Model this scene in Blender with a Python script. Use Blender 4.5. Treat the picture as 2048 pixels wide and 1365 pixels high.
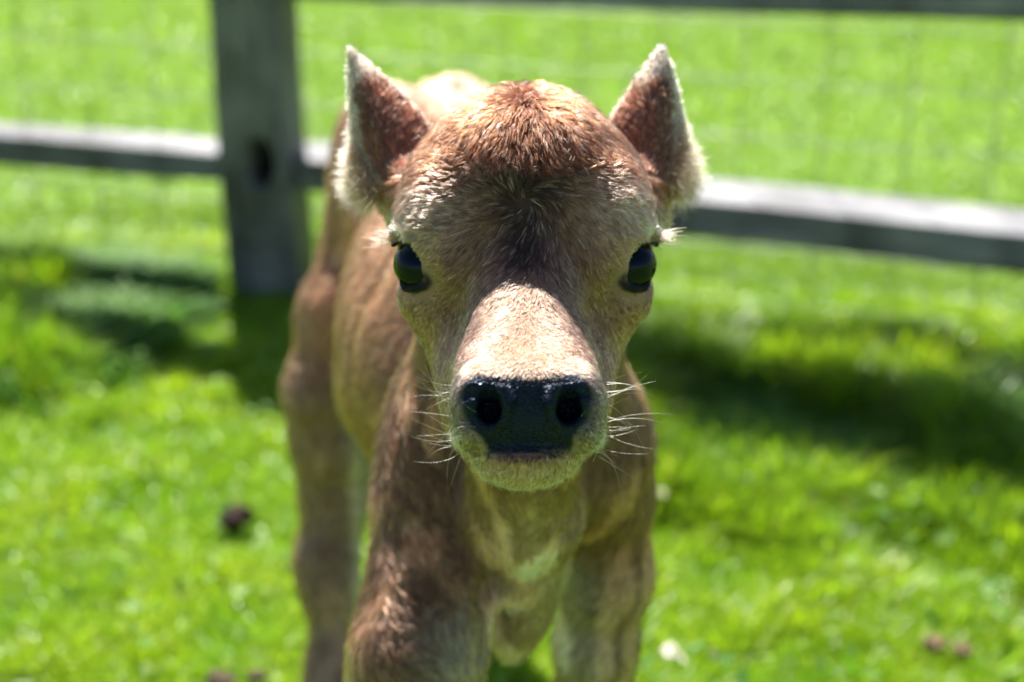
import bpy, bmesh, math, os
import numpy as np
from mathutils import Vector, Matrix
R = math.radians
scn = bpy.context.scene
for o in list(bpy.data.objects): bpy.data.objects.remove(o)

# ------------------------------------------------------------------ camera, sky, sun, exposure
PITCH, CAM_H, LENS = 23.0, 1.15, 53.0
cam_d = bpy.data.cameras.new('camera'); cam = bpy.data.objects.new('camera', cam_d)
scn.collection.objects.link(cam); scn.camera = cam
cam.location = (0, 0, CAM_H); cam.rotation_euler = (R(90 - PITCH), 0, 0)
cam_d.lens = LENS; cam_d.sensor_width = 36; cam_d.clip_start = 0.02; cam_d.clip_end = 600
cam_d.dof.use_dof = True; cam_d.dof.focus_distance = 0.935; cam_d.dof.aperture_fstop = 3.2
SUN_EL, SUN_AZ = 54.0, -10.7          # azimuth measured from +Y towards +X
w = bpy.data.worlds.new('World'); scn.world = w; w.use_nodes = True
nt = w.node_tree; bg = nt.nodes['Background']
sky = nt.nodes.new('ShaderNodeTexSky'); sky.sky_type = 'NISHITA'; sky.sun_disc = False
sky.sun_elevation = R(SUN_EL); sky.sun_rotation = R(SUN_AZ); sky.air_density = 1.0; sky.dust_density = 0.6
nt.links.new(sky.outputs[0], bg.inputs[0]); bg.inputs[1].default_value = 0.05
sd = Vector((math.sin(R(SUN_AZ)) * math.cos(R(SUN_EL)), math.cos(R(SUN_AZ)) * math.cos(R(SUN_EL)), math.sin(R(SUN_EL))))
sl = bpy.data.lights.new('sun', 'SUN'); so = bpy.data.objects.new('sun', sl); scn.collection.objects.link(so)
sl.energy = 5.0; sl.angle = R(0.53); sl.color = (1.0, 0.955, 0.89)
so.rotation_euler = (-sd).to_track_quat('-Z', 'Y').to_euler(); so.location = sd * 20
scn.view_settings.view_transform = 'Standard'; scn.view_settings.look = 'None'
scn.view_settings.exposure = 1.55; scn.view_settings.gamma = 1.0
scn.cycles.max_bounces = 10; scn.cycles.diffuse_bounces = 3; scn.cycles.glossy_bounces = 4
scn.cycles.transmission_bounces = 9; scn.cycles.transparent_max_bounces = 8
scn.cycles.use_denoising = True
scn.cycles_curves.shape = 'RIBBONS'; scn.cycles_curves.subdivisions = 2

QUICK = float(os.environ.get('CALF_QUICK', '1'))
rng = np.random.default_rng(7)
f32 = np.float32

# ------------------------------------------------------------------ small helpers
def link(o, parent=None):
    scn.collection.objects.link(o)
    if parent: o.parent = parent
    return o
def tag(o, label=None, cat=None, group=None, kind=None):
    for k, v in (('label', label), ('category', cat), ('group', group), ('kind', kind)):
        if v: o[k] = v
    return o
def empty(name, loc=(0, 0, 0)):
    o = bpy.data.objects.new(name, None); o.location = loc; o.empty_display_size = 0.1
    return link(o)
def mesh_obj(name, V, F, mat, parent=None, smooth=True, attrs=None, loc=None):
    V = np.asarray(V, dtype=f32); F = np.asarray(F, dtype=np.int32); n = F.shape[1]
    me = bpy.data.meshes.new(name)
    me.vertices.add(len(V)); me.vertices.foreach_set('co', V.ravel())
    me.loops.add(F.size); me.loops.foreach_set('vertex_index', F.ravel())
    me.polygons.add(len(F)); me.polygons.foreach_set('loop_start', np.arange(0, F.size, n, dtype=np.int32))
    me.update(calc_edges=True)
    if smooth: me.polygons.foreach_set('use_smooth', np.ones(len(F), dtype=bool))
    for k, a in (attrs or {}).items():
        a = np.asarray(a, dtype=f32)
        if a.ndim == 2:
            at = me.attributes.new(k, 'FLOAT_COLOR', 'POINT')
            at.data.foreach_set('color', np.concatenate([a, np.ones((len(a), 1), f32)], 1).ravel())
        else:
            at = me.attributes.new(k, 'FLOAT', 'POINT'); at.data.foreach_set('value', a)
    me.materials.append(mat)
    o = bpy.data.objects.new(name, me)
    if loc is not None: o.location = loc
    return link(o, parent)
def norm(a): return a / np.maximum(np.linalg.norm(a, axis=-1, keepdims=True), 1e-9)
def sstep(a, b, x):
    t = np.clip((x - a) / (b - a), 0, 1); return t * t * (3 - 2 * t)
def hash3(i, j, k, s):
    h = (i.astype(np.int64) * 374761393 + j.astype(np.int64) * 668265263 + k.astype(np.int64) * 2147483647 + s * 974711) & 0xffffffff
    h = ((h ^ (h >> 13)) * 1274126177) & 0xffffffff
    h = ((h ^ (h >> 15)) * 2246822519) & 0xffffffff
    return ((h ^ (h >> 16)) & 0xffffff).astype(np.float64) / 0xffffff
def noise(P, scale, seed=0):
    """smooth value noise in 0..1 at points P (n,3)"""
    Q = np.asarray(P, dtype=np.float64) * scale + 100.37
    i = np.floor(Q).astype(np.int64); fr = Q - i; fr = fr * fr * (3 - 2 * fr); out = 0
    for a in (0, 1):
        for b in (0, 1):
            for c in (0, 1):
                wgt = (fr[:, 0] if a else 1 - fr[:, 0]) * (fr[:, 1] if b else 1 - fr[:, 1]) * (fr[:, 2] if c else 1 - fr[:, 2])
                out = out + wgt * hash3(i[:, 0] + a, i[:, 1] + b, i[:, 2] + c, seed)
    return out
def vnoise(P, scale, seed=0):
    return np.stack([noise(P, scale, seed + s) for s in (0, 11, 23)], 1) * 2 - 1

# ------------------------------------------------------------------ materials
def nodemat(name):
    m = bpy.data.materials.new(name); m.use_nodes = True
    return m, m.node_tree, m.node_tree.nodes['Principled BSDF']
def nd(nt, t, **kw):
    n = nt.nodes.new(t)
    for k, v in kw.items():
        if hasattr(n, k): setattr(n, k, v)
        else: n.inputs[k].default_value = v
    return n
def ramp(nt, fac, stops):
    r = nt.nodes.new('ShaderNodeValToRGB'); e = r.color_ramp.elements
    while len(e) < len(stops): e.new(0.5)
    for el, (p, c) in zip(e, stops): el.position = p; el.color = (*c, 1)
    nt.links.new(fac, r.inputs[0]); return r.outputs[0]
def fur_material():
    m = bpy.data.materials.new('calf_fur'); m.use_nodes = True; nt = m.node_tree
    nt.nodes.clear(); out = nt.nodes.new('ShaderNodeOutputMaterial')
    at = nd(nt, 'ShaderNodeAttribute', attribute_name='coat_colour')
    p = nt.nodes.new('ShaderNodeBsdfHairPrincipled'); p.model = 'CHIANG'; p.parametrization = 'COLOR'
    p.inputs['Roughness'].default_value = 0.38; p.inputs['Radial Roughness'].default_value = 0.55
    p.inputs['Coat'].default_value = 0.0; p.inputs['Random Roughness'].default_value = 0.2
    nt.links.new(at.outputs['Color'], p.inputs['Color'])
    d = nt.nodes.new('ShaderNodeBsdfDiffuse'); nt.links.new(at.outputs['Color'], d.inputs['Color'])
    mx = nt.nodes.new('ShaderNodeMixShader'); mx.inputs[0].default_value = 0.12
    nt.links.new(p.outputs[0], mx.inputs[1]); nt.links.new(d.outputs[0], mx.inputs[2])
    nt.links.new(mx.outputs[0], out.inputs[0]); return m
def skin_material():
    m, nt, b = nodemat('calf_skin')
    at = nd(nt, 'ShaderNodeAttribute', attribute_name='coat_colour'); le = nd(nt, 'ShaderNodeAttribute', attribute_name='leather')
    tc = nt.nodes.new('ShaderNodeTexCoord')
    vo = nd(nt, 'ShaderNodeTexVoronoi', feature='DISTANCE_TO_EDGE', Scale=430.0); nt.links.new(tc.outputs['Object'], vo.inputs['Vector'])
    n1 = nd(nt, 'ShaderNodeTexNoise', Scale=900.0, Detail=3.0); nt.links.new(tc.outputs['Object'], n1.inputs['Vector'])
    n2 = nd(nt, 'ShaderNodeTexNoise', Scale=60.0, Detail=4.0); nt.links.new(tc.outputs['Object'], n2.inputs['Vector'])
    mp = nd(nt, 'ShaderNodeMapRange'); nt.links.new(vo.outputs['Distance'], mp.inputs[0]); mp.inputs[2].default_value = 0.25
    add = nd(nt, 'ShaderNodeMath', operation='MULTIPLY_ADD'); nt.links.new(n1.outputs[0], add.inputs[0]); add.inputs[1].default_value = 0.25
    nt.links.new(mp.outputs[0], add.inputs[2])
    mu = nd(nt, 'ShaderNodeMath', operation='MULTIPLY'); nt.links.new(add.outputs[0], mu.inputs[0]); nt.links.new(le.outputs['Fac'], mu.inputs[1])
    bp = nd(nt, 'ShaderNodeBump', Strength=0.8, Distance=0.0005); nt.links.new(mu.outputs[0], bp.inputs['Height'])
    nt.links.new(bp.outputs[0], b.inputs['Normal'])
    rr = nd(nt, 'ShaderNodeMapRange'); nt.links.new(n2.outputs[0], rr.inputs[0])
    rr.inputs[1].default_value = 0.35; rr.inputs[2].default_value = 0.65; rr.inputs[3].default_value = 0.20; rr.inputs[4].default_value = 0.42
    mr = nd(nt, 'ShaderNodeMix'); nt.links.new(le.outputs['Fac'], mr.inputs[0]); mr.inputs[2].default_value = 0.8
    nt.links.new(rr.outputs[0], mr.inputs[3]); nt.links.new(mr.outputs[0], b.inputs['Roughness'])
    nt.links.new(at.outputs['Color'], b.inputs['Base Color']); b.inputs['Specular IOR Level'].default_value = .26; b.inputs['Specular Tint'].default_value = (.55, .72, 1, 1); return m
def eye_material():
    m, nt, b = nodemat('calf_eye')
    tc = nt.nodes.new('ShaderNodeTexCoord')
    sp = nt.nodes.new('ShaderNodeSeparateXYZ'); nt.links.new(tc.outputs['Object'], sp.inputs[0])
    c = ramp(nt, nd(nt, 'ShaderNodeMath', operation='MULTIPLY_ADD').outputs[0], [(0, (0.001, 0.0016, 0.002)), (1, (0.001, 0.003, 0.002))])
    ma = c.node.inputs[0].links[0].from_node; nt.links.new(sp.outputs['Z'], ma.inputs[0]); ma.inputs[1].default_value = 25; ma.inputs[2].default_value = 0.5
    nt.links.new(c, b.inputs['Base Color']); b.inputs['Roughness'].default_value = 0.04
    b.inputs['IOR'].default_value = 1.37; b.inputs['Specular Tint'].default_value = (.5, .62, .95, 1)
    return m
M_FUR, M_SKIN, M_EYE = fur_material(), skin_material(), eye_material()

# ------------------------------------------------------------------ the calf: implicit surface turned into one mesh
CF = np.array([0, math.cos(R(PITCH)), -math.sin(R(PITCH))]); CU = np.array([0, math.sin(R(PITCH)), math.cos(R(PITCH))])
CX = np.array([1.0, 0, 0]); C0 = np.array([0, 0, CAM_H]); FP = LENS / 36 * 2048
HEADM = np.stack([CX, CU, CF])                       # rows: head frame (right, up the face, away)
def at(u, v, d): return C0 + d * CF + (682.5 - v) / FP * d * CU + (u - 1024) / FP * d * CX
def tohead(P):
    q = (P - C0) @ HEADM.T; d = np.maximum(q[:, 2], 1e-3)
    return 1024 + q[:, 0] / d * FP, 682.5 - q[:, 1] / d * FP, d

def axis_grid(*seg):
    out = [seg[0]]
    for k in range(1, len(seg), 2):
        st, e = seg[k], seg[k + 1]; n = max(1, round((e - out[-1]) / st)); a = out[-1]
        out += list(a + (e - a) * np.arange(1, n + 1) / n)
    return np.array(out)
H = 0.0020 / min(1.0, max(QUICK, .6))
gx = axis_grid(-0.31, 0.006, -0.13, H, 0.145, 0.006, 0.19)
gy = axis_grid(0.74, H, 1.13, 0.0065, 2.03)
gz = axis_grid(-0.012, 0.0065, 0.575, H, 1.03, 0.006, 1.05)
field = np.full((len(gx), len(gy), len(gz)), 0.06, dtype=f32)
def box(lo, hi):
    s = []
    for g, a, b in zip((gx, gy, gz), lo, hi):
        i0 = max(0, np.searchsorted(g, a) - 1); i1 = min(len(g), np.searchsorted(g, b) + 1); s.append(slice(i0, max(i1, i0 + 1)))
    X = gx[s[0]].astype(f32)[:, None, None]; Y = gy[s[1]].astype(f32)[None, :, None]; Z = gz[s[2]].astype(f32)[None, None, :]
    return tuple(s), X, Y, Z
def blend(s, d, k, op):
    f = field[s]
    if op == 'sub':
        d = -d; h = np.maximum(k - np.abs(f - d), 0) / k; field[s] = np.maximum(f, d) + h * h * k * 0.25
    else:
        h = np.maximum(k - np.abs(f - d), 0) / k; field[s] = np.minimum(f, d) - h * h * k * 0.25
def ell(c, r, k=0.02, frame=None, p=2.0, op='add'):
    """(super)ellipsoid at c; r along the frame rows (default: head frame)"""
    c = np.asarray(c); r = np.asarray(r, float); Fm = HEADM if frame is None else frame
    ext = np.sqrt(((Fm * r[:, None]) ** 2).sum(0)) * (1.0 if p == 2 else 1.35) + k + 0.012
    s, X, Y, Z = box(c - ext, c + ext)
    X, Y, Z = X - f32(c[0]), Y - f32(c[1]), Z - f32(c[2])
    q = [(Fm[i][0] * X + Fm[i][1] * Y + Fm[i][2] * Z) / r[i] for i in range(3)]
    if p == 2:
        k0 = np.sqrt(q[0]**2 + q[1]**2 + q[2]**2) + 1e-6
        k1 = np.sqrt((q[0] / r[0])**2 + (q[1] / r[1])**2 + (q[2] / r[2])**2) + 1e-6
        d = k0 * (k0 - 1) / k1
    else:
        k0 = (np.abs(q[0])**p + np.abs(q[1])**p + np.abs(q[2])**p) ** (1 / p)
        d = (k0 - 1) * min(r)
    blend(s, d.astype(f32), k, op)
def caps(pts, k=0.02, op='add', flat=None):
    """chain of tapered capsules; pts = [(point, radius), ...]; flat=(axis vector, factor) squeezes sections"""
    for (a, ra), (b, rb) in zip(pts[:-1], pts[1:]):
        a, b = np.asarray(a, float), np.asarray(b, float); m = max(ra, rb) + k + 0.01
        s, X, Y, Z = box(np.minimum(a, b) - m, np.maximum(a, b) + m)
        ab = b - a; L = ab @ ab + 1e-12
        t = np.clip(((X - a[0]) * ab[0] + (Y - a[1]) * ab[1] + (Z - a[2]) * ab[2]) / L, 0, 1).astype(f32)
        dx, dy, dz = X - (a[0] + ab[0] * t), Y - (a[1] + ab[1] * t), Z - (a[2] + ab[2] * t)
        d2 = dx * dx + dy * dy + dz * dz
        if flat is not None:
            ax, fl = flat; pr = dx * ax[0] + dy * ax[1] + dz * ax[2]; d2 = d2 + pr * pr * (1 / fl ** 2 - 1)
        blend(s, (np.sqrt(d2) - (ra + (rb - ra) * t)).astype(f32), k, op)
CXP = 1050
def both(fn):
    for sgn in (-1, 1): fn(sgn, lambda u, v, d, s=sgn: at(CXP + s * (CXP - u), v, d))

# --- torso, neck, limbs (world units)
Wd = np.eye(3)
tw = R(-6); TM = np.array([[math.cos(tw), -math.sin(tw) * -1, 0], [math.sin(tw) * -1, math.cos(tw), 0], [0, 0, 1]])
ell((-.045, 1.50, .555), (.128, .30, .160), .04, TM)            # barrel
ell((-.015, 1.30, .580), (.094, .17, .145), .05, Wd)            # thorax
ell((-.072, 1.80, .590), (.105, .16, .112), .05, Wd)            # rump
caps([((-.02, 1.35, .685), .028), ((-.04, 1.55, .70), .026), ((-.07, 1.80, .690), .026), ((-.08, 1.90, .67), .022)], .05)   # spine ridge
for hx in (-.133, -.012): ell((hx, 1.745, .692), (.026, .045, .026), .035, Wd)   # hook bones
ell((-.10, 1.88, .66), (.03, .05, .04), .03, Wd)
# neck
caps([(at(1050, 415, 1.115), .060), (at(1045, 560, 1.16), .070), (at(1035, 760, 1.215), .074), (at(1030, 930, 1.26), .062)], .04)
caps([(at(1040, 390, 1.14), .05), ((-.02, 1.33, .665), .065)], .05)
caps([(at(1048, 900, 1.10), .040), (at(1042, 1030, 1.18), .040), (at(1032, 1130, 1.225), .034), (at(1025, 1215, 1.25), .025), (at(1022, 1285, 1.27), .016)], .03)  # throat and brisket
# shoulders
ell(at(870, 930, 1.235), (.048, .085, .065), .035)
ell(at(1182, 890, 1.27), (.052, .072, .07), .035)
# photo-left foreleg, stepping forward
caps([(at(868, 1030, 1.225), .047), (at(868, 1160, 1.21), .046), (at(836, 1300, 1.20), .049), (at(815, 1430, 1.22), .048), ((-.105, 1.035, .30), .034), ((-.105, 1.02, .265), .035), ((-.105, 1.03, .23), .030), ((-.105, 1.05, .11), .022), ((-.105, 1.045, .075), .026), ((-.105, 1.02, .035), .032), ((-.105, 1.01, .012), .036)], .026)
caps([(at(978, 1115, 1.17), .004), (at(982, 1180, 1.17), .010), (at(984, 1300, 1.17), .012)], .010, 'sub')
caps([(at(978, 1125, 1.19), .006), (at(982, 1180, 1.205), .012), (at(984, 1300, 1.22), .015)], .010, 'sub')
# photo-right foreleg
caps([(at(1205, 1010, 1.30), .042), (at(1210, 1150, 1.33), .035), (at(1192, 1290, 1.36), .031), ((.075, 1.16, .30), .030), ((.075, 1.155, .265), .032), ((.075, 1.16, .235), .027), ((.075, 1.17, .11), .020), ((.075, 1.165, .075), .025), ((.075, 1.14, .035), .030), ((.075, 1.13, .012), .034)], .03)
# photo-left hind leg
ell((-.163, 1.75, .605), (.056, .11, .120), .05, Wd)
ell((-.150, 1.53, .470), (.040, .13, .060), .04, Wd)
caps([((-.165, 1.72, .60), .045), ((-.195, 1.66, .48), .050), ((-.228, 1.625, .395), .038), ((-.214, 1.63, .33), .046), ((-.216, 1.63, .25), .039), ((-.228, 1.60, .18), .033), ((-.225, 1.585, .14), .028), ((-.222, 1.56, .07), .024), ((-.222, 1.545, .04), .030), ((-.222, 1.535, .012), .034)], .03)
caps([((-.245, 1.625, .188), .016), ((-.222, 1.61, .24), .018)], .015)
# the other hind leg
ell((.02, 1.76, .575), (.05, .11, .12), .05, Wd)
caps([((.02, 1.74, .58), .055), ((.02, 1.72, .45), .055), ((.0, 1.71, .37), .042), ((-.02, 1.76, .27), .034), ((-.04, 1.80, .21), .030), ((-.045, 1.79, .12), .022), ((-.045, 1.775, .05), .026), ((-.045, 1.77, .012), .034)], .03)
caps([((-.09, 1.925, .66), .02), ((-.095, 1.965, .60), .018), ((-.095, 1.965, .42), .013), ((-.095, 1.955, .32), .02)], .015)   # tail

# --- head
ell(at(1048, 408, 1.058), (.0835, .0700, .090), .03)             # cranium
ell(at(1048, 262, 1.060), (.036, .024, .036), .03)               # poll
ell(at(1050, 345, 1.012), (.050, .046, .044), .03)
ell(at(1050, 440, 1.010), (.034, .050, .040), .02)               # brow dome
ell(at(1048, 605, 1.042), (.0775, .066, .056), .03)              # cheeks
ell(at(1050, 775, 1.010), (.0560, .052, .050), .03)              # jaw
caps([(at(1050, 800, 1.01), .042), (at(1050, 740, 1.09), .058)], .03)
caps([(at(1050, 895, .925), .022), (at(1050, 850, 1.02), .040)], .02)
caps([(at(1050, 510, .992), .0180), (at(1050, 590, .981), .0240), (at(1050, 702, .950), .0290), (at(1053, 782, .919), .0325)], .030)  # bridge of the nose
for s_ in (-1, 1): caps([(at(CXP + s_ * 50, 745, .972), .026), (at(CXP + s_ * 62, 822, .935), .024)], .02)
def orbit(s, q):
    ell(q(892, 422, 1.006), (.0270, .0310, .033), .022)          # temple
    ell(q(874, 474, 1.003), (.0260, .0275, .034), .018)           # brow
    ell(q(890, 520, 1.008), (.018, .024, .024), .018)
    ell(q(866, 592, 1.020), (.022, .018, .020), .02)
both(orbit)
ell(at(1054, 742, .921), (.0370, .0190, .036), .022)
ell(at(1056, 818, .906), (.0412, .0265, .041), .009, p=2.5)      # muzzle
ell(at(1056, 757, .895), (.0330, .0110, .024), .014)             # pad above the nose
for s_ in (-1, 1):
    ell(at(1056 + s_ * 110, 850, .893), (.0115, .0150, .024), .010)   # fleshy upper lip
    ell(at(1057 + s_ * 106, 792, .886), (.0125, .0160, .020), .010)   # nostril wing
ell(at(1050, 918, .904), (.0300, .0165, .031), .010)             # chin
ell(at(1052, 908, .888), (.0250, .0065, .021), .005)             # lower lip
# nostrils
for s_ in (-1, 1):
    q = lambda u, v, d, s=s_: at(1058 + s * (1058 - u), v, d)
    caps([(q(1003, 778, .862), .0036), (q(1012, 808, .863), .0036), (q(1004, 842, .866), .0036)], .004)
    caps([(q(990, 800, .856), .0040), (q(984, 822, .857), .0054), (q(978, 822, .880), .0072)], .003, 'sub')
    caps([(q(986, 800, .859), .0044), (q(962, 784, .862), .0034), (q(940, 784, .866), .0022), (q(930, 796, .870), .0014)], .003, 'sub')
    caps([(q(976, 798, .868), .0048), (q(978, 822, .868), .0058)], .004, 'sub')
    caps([(q(985, 866, .860), .0028), (q(955, 858, .862), .0034), (q(938, 838, .866), .0024)], .005, 'sub')
# mouth
mouth = [(958, 911), (990, 907), (1020, 903), (1055, 902), (1090, 903), (1120, 906), (1150, 911)]
caps([(at(u_, v_, .866 + abs(u_ - 1055) / 100 * .004), .0022 if 965 < u_ < 1145 else .001) for u_, v_ in mouth], .003, 'sub')
# eyes
EYE_R = .0200
EYES = {}
def eyes(s, q):
    c = q(851, 529, 1.0045); EYES[s] = c
    ell(c, (EYE_R + .0002,) * 3, .002, op='sub')
    # opening in the lids, forwards and to the side
    e = s * .74 * CX - .68 * CF
    fr = np.stack([norm((e)[None])[0], norm(np.cross(e, CU)[None])[0], CU])
    tilt = R(14) * -s
    a1 = fr[1] * math.cos(tilt) + fr[2] * math.sin(tilt); a2 = -fr[1] * math.sin(tilt) + fr[2] * math.cos(tilt)
    EYES[(s, 'f')] = np.stack([fr[0], a1, a2])
    ell(c + e * .019 + CU * .0030, (.022, .0176, .0188), .003, EYES[(s, 'f')], op='sub')
def eyes2(s, q): eyes(s, q)
both(eyes2)
LIDS = {}
def lids(s, q):
    c = EYES[s]
    def on(u, v, r=EYE_R + .0012):
        p0 = q(u, v, 1.0); dv = norm((p0 - C0)[None])[0]; oc = C0 - c; b = oc @ dv; disc = b * b - (oc @ oc - r * r)
        t = -b - math.sqrt(max(disc, 0)); return C0 + dv * t
    up = [(787, 490), (794, 474), (812, 467), (832, 474), (847, 500), (853, 535), (859, 560)]
    lo = [(859, 560), (848, 571), (829, 577), (811, 575), (802, 562)]
    caps([(on(*p), r) for p, r in zip(up, (.0022, .0030, .0034, .0032, .0026, .0022, .0018))], .004)
    caps([(on(*p), r) for p, r in zip(lo, (.0018, .0020, .0022, .0022, .0018))], .004)
    ell(q(806, 459, 1.000), (.0085, .0025, .008), .006)                 # fold of the upper lid
    LIDS[s] = [on(*p) for p in up + lo]
both(lids)
# ears: cupped leaves
EARS = {}
def ear_w(a, s):
    """outer and inner half width of the ear along its length"""
    ts = [-.2, 0, .16, .35, .5, .73, .89, 1.0, 1.08]
    o = [.006, .012, .0190, .0205, .0175, .0105, .0055, .0015, 0] if s < 0 else [.006, .011, .0170, .0190, .0185, .0130, .0070, .0015, 0]
    n_ = [.012, .022, .0310, .0360, .0340, .0215, .0105, .0020, 0]
    return np.interp(a, ts, o).astype(f32), np.interp(a, ts, n_).astype(f32)
def ear(s, q):
    base, tip = q(815, 400, 1.072), q(700, 97, 1.088)
    if s > 0: tip = at(1324, 92, 1.088); base = at(1288, 400, 1.072)
    ax = tip - base; L = np.linalg.norm(ax); ax = ax / L
    n0 = -CF + -s * .30 * CX; n0 = n0 - ax * (n0 @ ax); n0 /= np.linalg.norm(n0)      # convex side, to the viewer
    lt = np.cross(n0, ax); lt = lt * (1 if lt @ CX * s > 0 else -1)                 # outwards
    EARS[s] = (base, ax, n0, lt, L)
    c = (base + tip) / 2; m = np.abs(ax) * L / 2 + .06
    sl_, X, Y, Z = box(c - m, c + m); X, Y, Z = X - base[0], Y - base[1], Z - base[2]
    a = (X * ax[0] + Y * ax[1] + Z * ax[2]) / L
    l = X * lt[0] + Y * lt[1] + Z * lt[2]; n = X * n0[0] + Y * n0[1] + Z * n0[2]
    wo, wi = ear_w(a, s)
    wd = np.where(l > 0, wo, wi) + 1e-4
    lq = np.clip(l / wd, -1.5, 1.5)
    bend = -.013 * np.where(l > 0, 1.25, .6) * lq * lq * np.clip(wd / .024, 0, 1) - .012 * (a - .5) ** 2
    th = .0040 * np.sqrt(np.clip(1 - (lq * .92) ** 2, 0.02, 1)) * np.interp(a, [0, .6, 1], [1.25, 1, .5])
    dn = np.abs(n - bend) - th; dl = np.abs(l) - wd; da = (np.maximum(a - 1, -a - .15)) * L
    d = np.maximum(np.maximum(dn * .8, dl * .8), da * .8)
    blend(sl_, d.astype(f32), .012, 'add')
    caps([(base - ax * .012, .016), (base + ax * .010 - n0 * .004 - lt * .004, .012)], .018)
both(ear)

def surface_nets(V, gx, gy, gz):
    ins = V < 0; nx, ny, nz = V.shape
    cnt = np.zeros((nx - 1, ny - 1, nz - 1), np.uint8)
    for a in (0, 1):
        for b in (0, 1):
            for c in (0, 1): cnt += ins[a:nx - 1 + a, b:ny - 1 + b, c:nz - 1 + c]
    I, J, K = np.nonzero((cnt > 0) & (cnt < 8)); n = len(I)
    idx = np.full(cnt.shape, -1, np.int32); idx[I, J, K] = np.arange(n)
    acc = np.zeros((n, 3)); num = np.zeros(n)
    cr = [(a, b, c) for a in (0, 1) for b in (0, 1) for c in (0, 1)]
    for p in cr:
        for ax in range(3):
            if p[ax]: continue
            q = list(p); q[ax] = 1
            v0 = V[I + p[0], J + p[1], K + p[2]]; v1 = V[I + q[0], J + q[1], K + q[2]]
            m = (v0 < 0) != (v1 < 0); t = np.where(m, v0 / np.where(m, v0 - v1, 1), 0)
            for d in range(3): acc[:, d] += np.where(m, p[d] + (t if d == ax else 0), 0)
            num += m
    fr = acc / num[:, None]
    P = np.stack([g[i] + fr[:, d] * (g[i + 1] - g[i]) for d, (g, i) in enumerate(((gx, I), (gy, J), (gz, K)))], 1)
    quads = []
    def emit(m, off, o1, o2, flip):
        i, j, k = np.nonzero(m); i, j, k = i + off[0], j + off[1], k + off[2]
        g = lambda a, b: idx[i - (a * o1[0] + b * o2[0]), j - (a * o1[1] + b * o2[1]), k - (a * o1[2] + b * o2[2])]
        q = np.stack([g(0, 0), g(1, 0), g(1, 1), g(0, 1)], 1); s = flip[i, j, k]
        q[s] = q[s][:, ::-1]; quads.append(q)
    emit(ins[:-1, 1:-1, 1:-1] != ins[1:, 1:-1, 1:-1], (0, 1, 1), (0, 1, 0), (0, 0, 1), ~ins)
    emit(ins[1:-1, :-1, 1:-1] != ins[1:-1, 1:, 1:-1], (1, 0, 1), (0, 0, 1), (1, 0, 0), ~ins)
    emit(ins[1:-1, 1:-1, :-1] != ins[1:-1, 1:-1, 1:], (1, 1, 0), (1, 0, 0), (0, 1, 0), ~ins)
    Q = np.concatenate(quads); Q = Q[(Q >= 0).all(1)]
    return P, Q
BV, BF = surface_nets(field, gx, gy, gz)
del field
# relax the surface a little, then normals
def vert_normals(V, F):
    n = np.cross(V[F[:, 2]] - V[F[:, 0]], V[F[:, 3]] - V[F[:, 1]]); N = np.zeros_like(V)
    for k in range(4):
        for c in range(3): N[:, c] += np.bincount(F[:, k], n[:, c], len(V))
    return norm(N)
def relax(V, F, it):
    E = np.concatenate([F[:, [0, 1]], F[:, [1, 2]], F[:, [2, 3]], F[:, [3, 0]]])
    deg = np.maximum(np.bincount(E[:, 0], minlength=len(V)), 1)
    for k in range(it):
        A = np.stack([np.bincount(E[:, 0], V[E[:, 1], c], len(V)) for c in range(3)], 1) / deg[:, None]
        V = V + (A - V) * (0.5 if k % 2 == 0 else -0.45)
    return V
BV = relax(BV, BF, 6)
# ribs and muscle relief on the trunk
fl = sstep(1.20, 1.33, BV[:, 1]) * (1 - sstep(1.66, 1.76, BV[:, 1])) * sstep(.43, .5, BV[:, 2]) * (1 - sstep(.66, .71, BV[:, 2]))
BN = vert_normals(BV, BF)
if (BN[BV[:, 2] > .9] * norm(BV[BV[:, 2] > .9] - at(1048, 400, 1.07))).sum(1).mean() < 0: BF = BF[:, ::-1].copy(); BN = -BN
rib = .5 + .5 * np.cos((BV[:, 1] - .35 * (BV[:, 2] - .55) + .01 * noise(BV, 9)) / .038 * 2 * math.pi)
BV = BV + BN * ((rib * .0045 - .002) * fl)[:, None] * (np.abs(BN[:, :1]) ** .5)
BV = BV + BN * ((noise(BV, 16, 3) - .5) * .006 * sstep(1.15, 1.3, BV[:, 1]))[:, None]
BN = vert_normals(BV, BF)

# ------------------------------------------------------------------ coat pattern (fixed to the animal), with the forehead shade painted in
def seg_dist(P, pts):
    d = np.full(len(P), 9.0)
    for a, b in zip(pts[:-1], pts[1:]):
        ab = b - a; t = np.clip(((P - a) @ ab) / (ab @ ab + 1e-12), 0, 1); d = np.minimum(d, np.linalg.norm(P - a - t[:, None] * ab, axis=1))
    return d
def ear_coords(P, s):
    base, ax, n0, lt, L = EARS[s]; Q = P - base
    return (Q @ ax) / L, Q @ lt, Q @ n0
def ear_mask(P, s):
    a, l, n = ear_coords(P, s)
    return (a > .12) & (a < 1.25) & (np.abs(l) < .045) & (n < .02) & (n > -.045) & ((P - at(1048, 400, 1.06)) @ CX * s > .055)
def is_head(P):
    u, v, d = tohead(P); return (d < 1.165 - .10 * sstep(640, 800, v)) & (v < 1010) & (np.abs(u - 1050) < 400) & (P[:, 2] > .60)
def poly_in(u, v, poly):
    ins = np.zeros(len(u), bool); n = len(poly)
    for i in range(n):
        x0, y0 = poly[i]; x1, y1 = poly[(i + 1) % n]
        c = ((y0 > v) != (y1 > v)) & (u < (x1 - x0) * (v - y0) / (y1 - y0 + 1e-9) + x0); ins ^= c
    return ins
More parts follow.
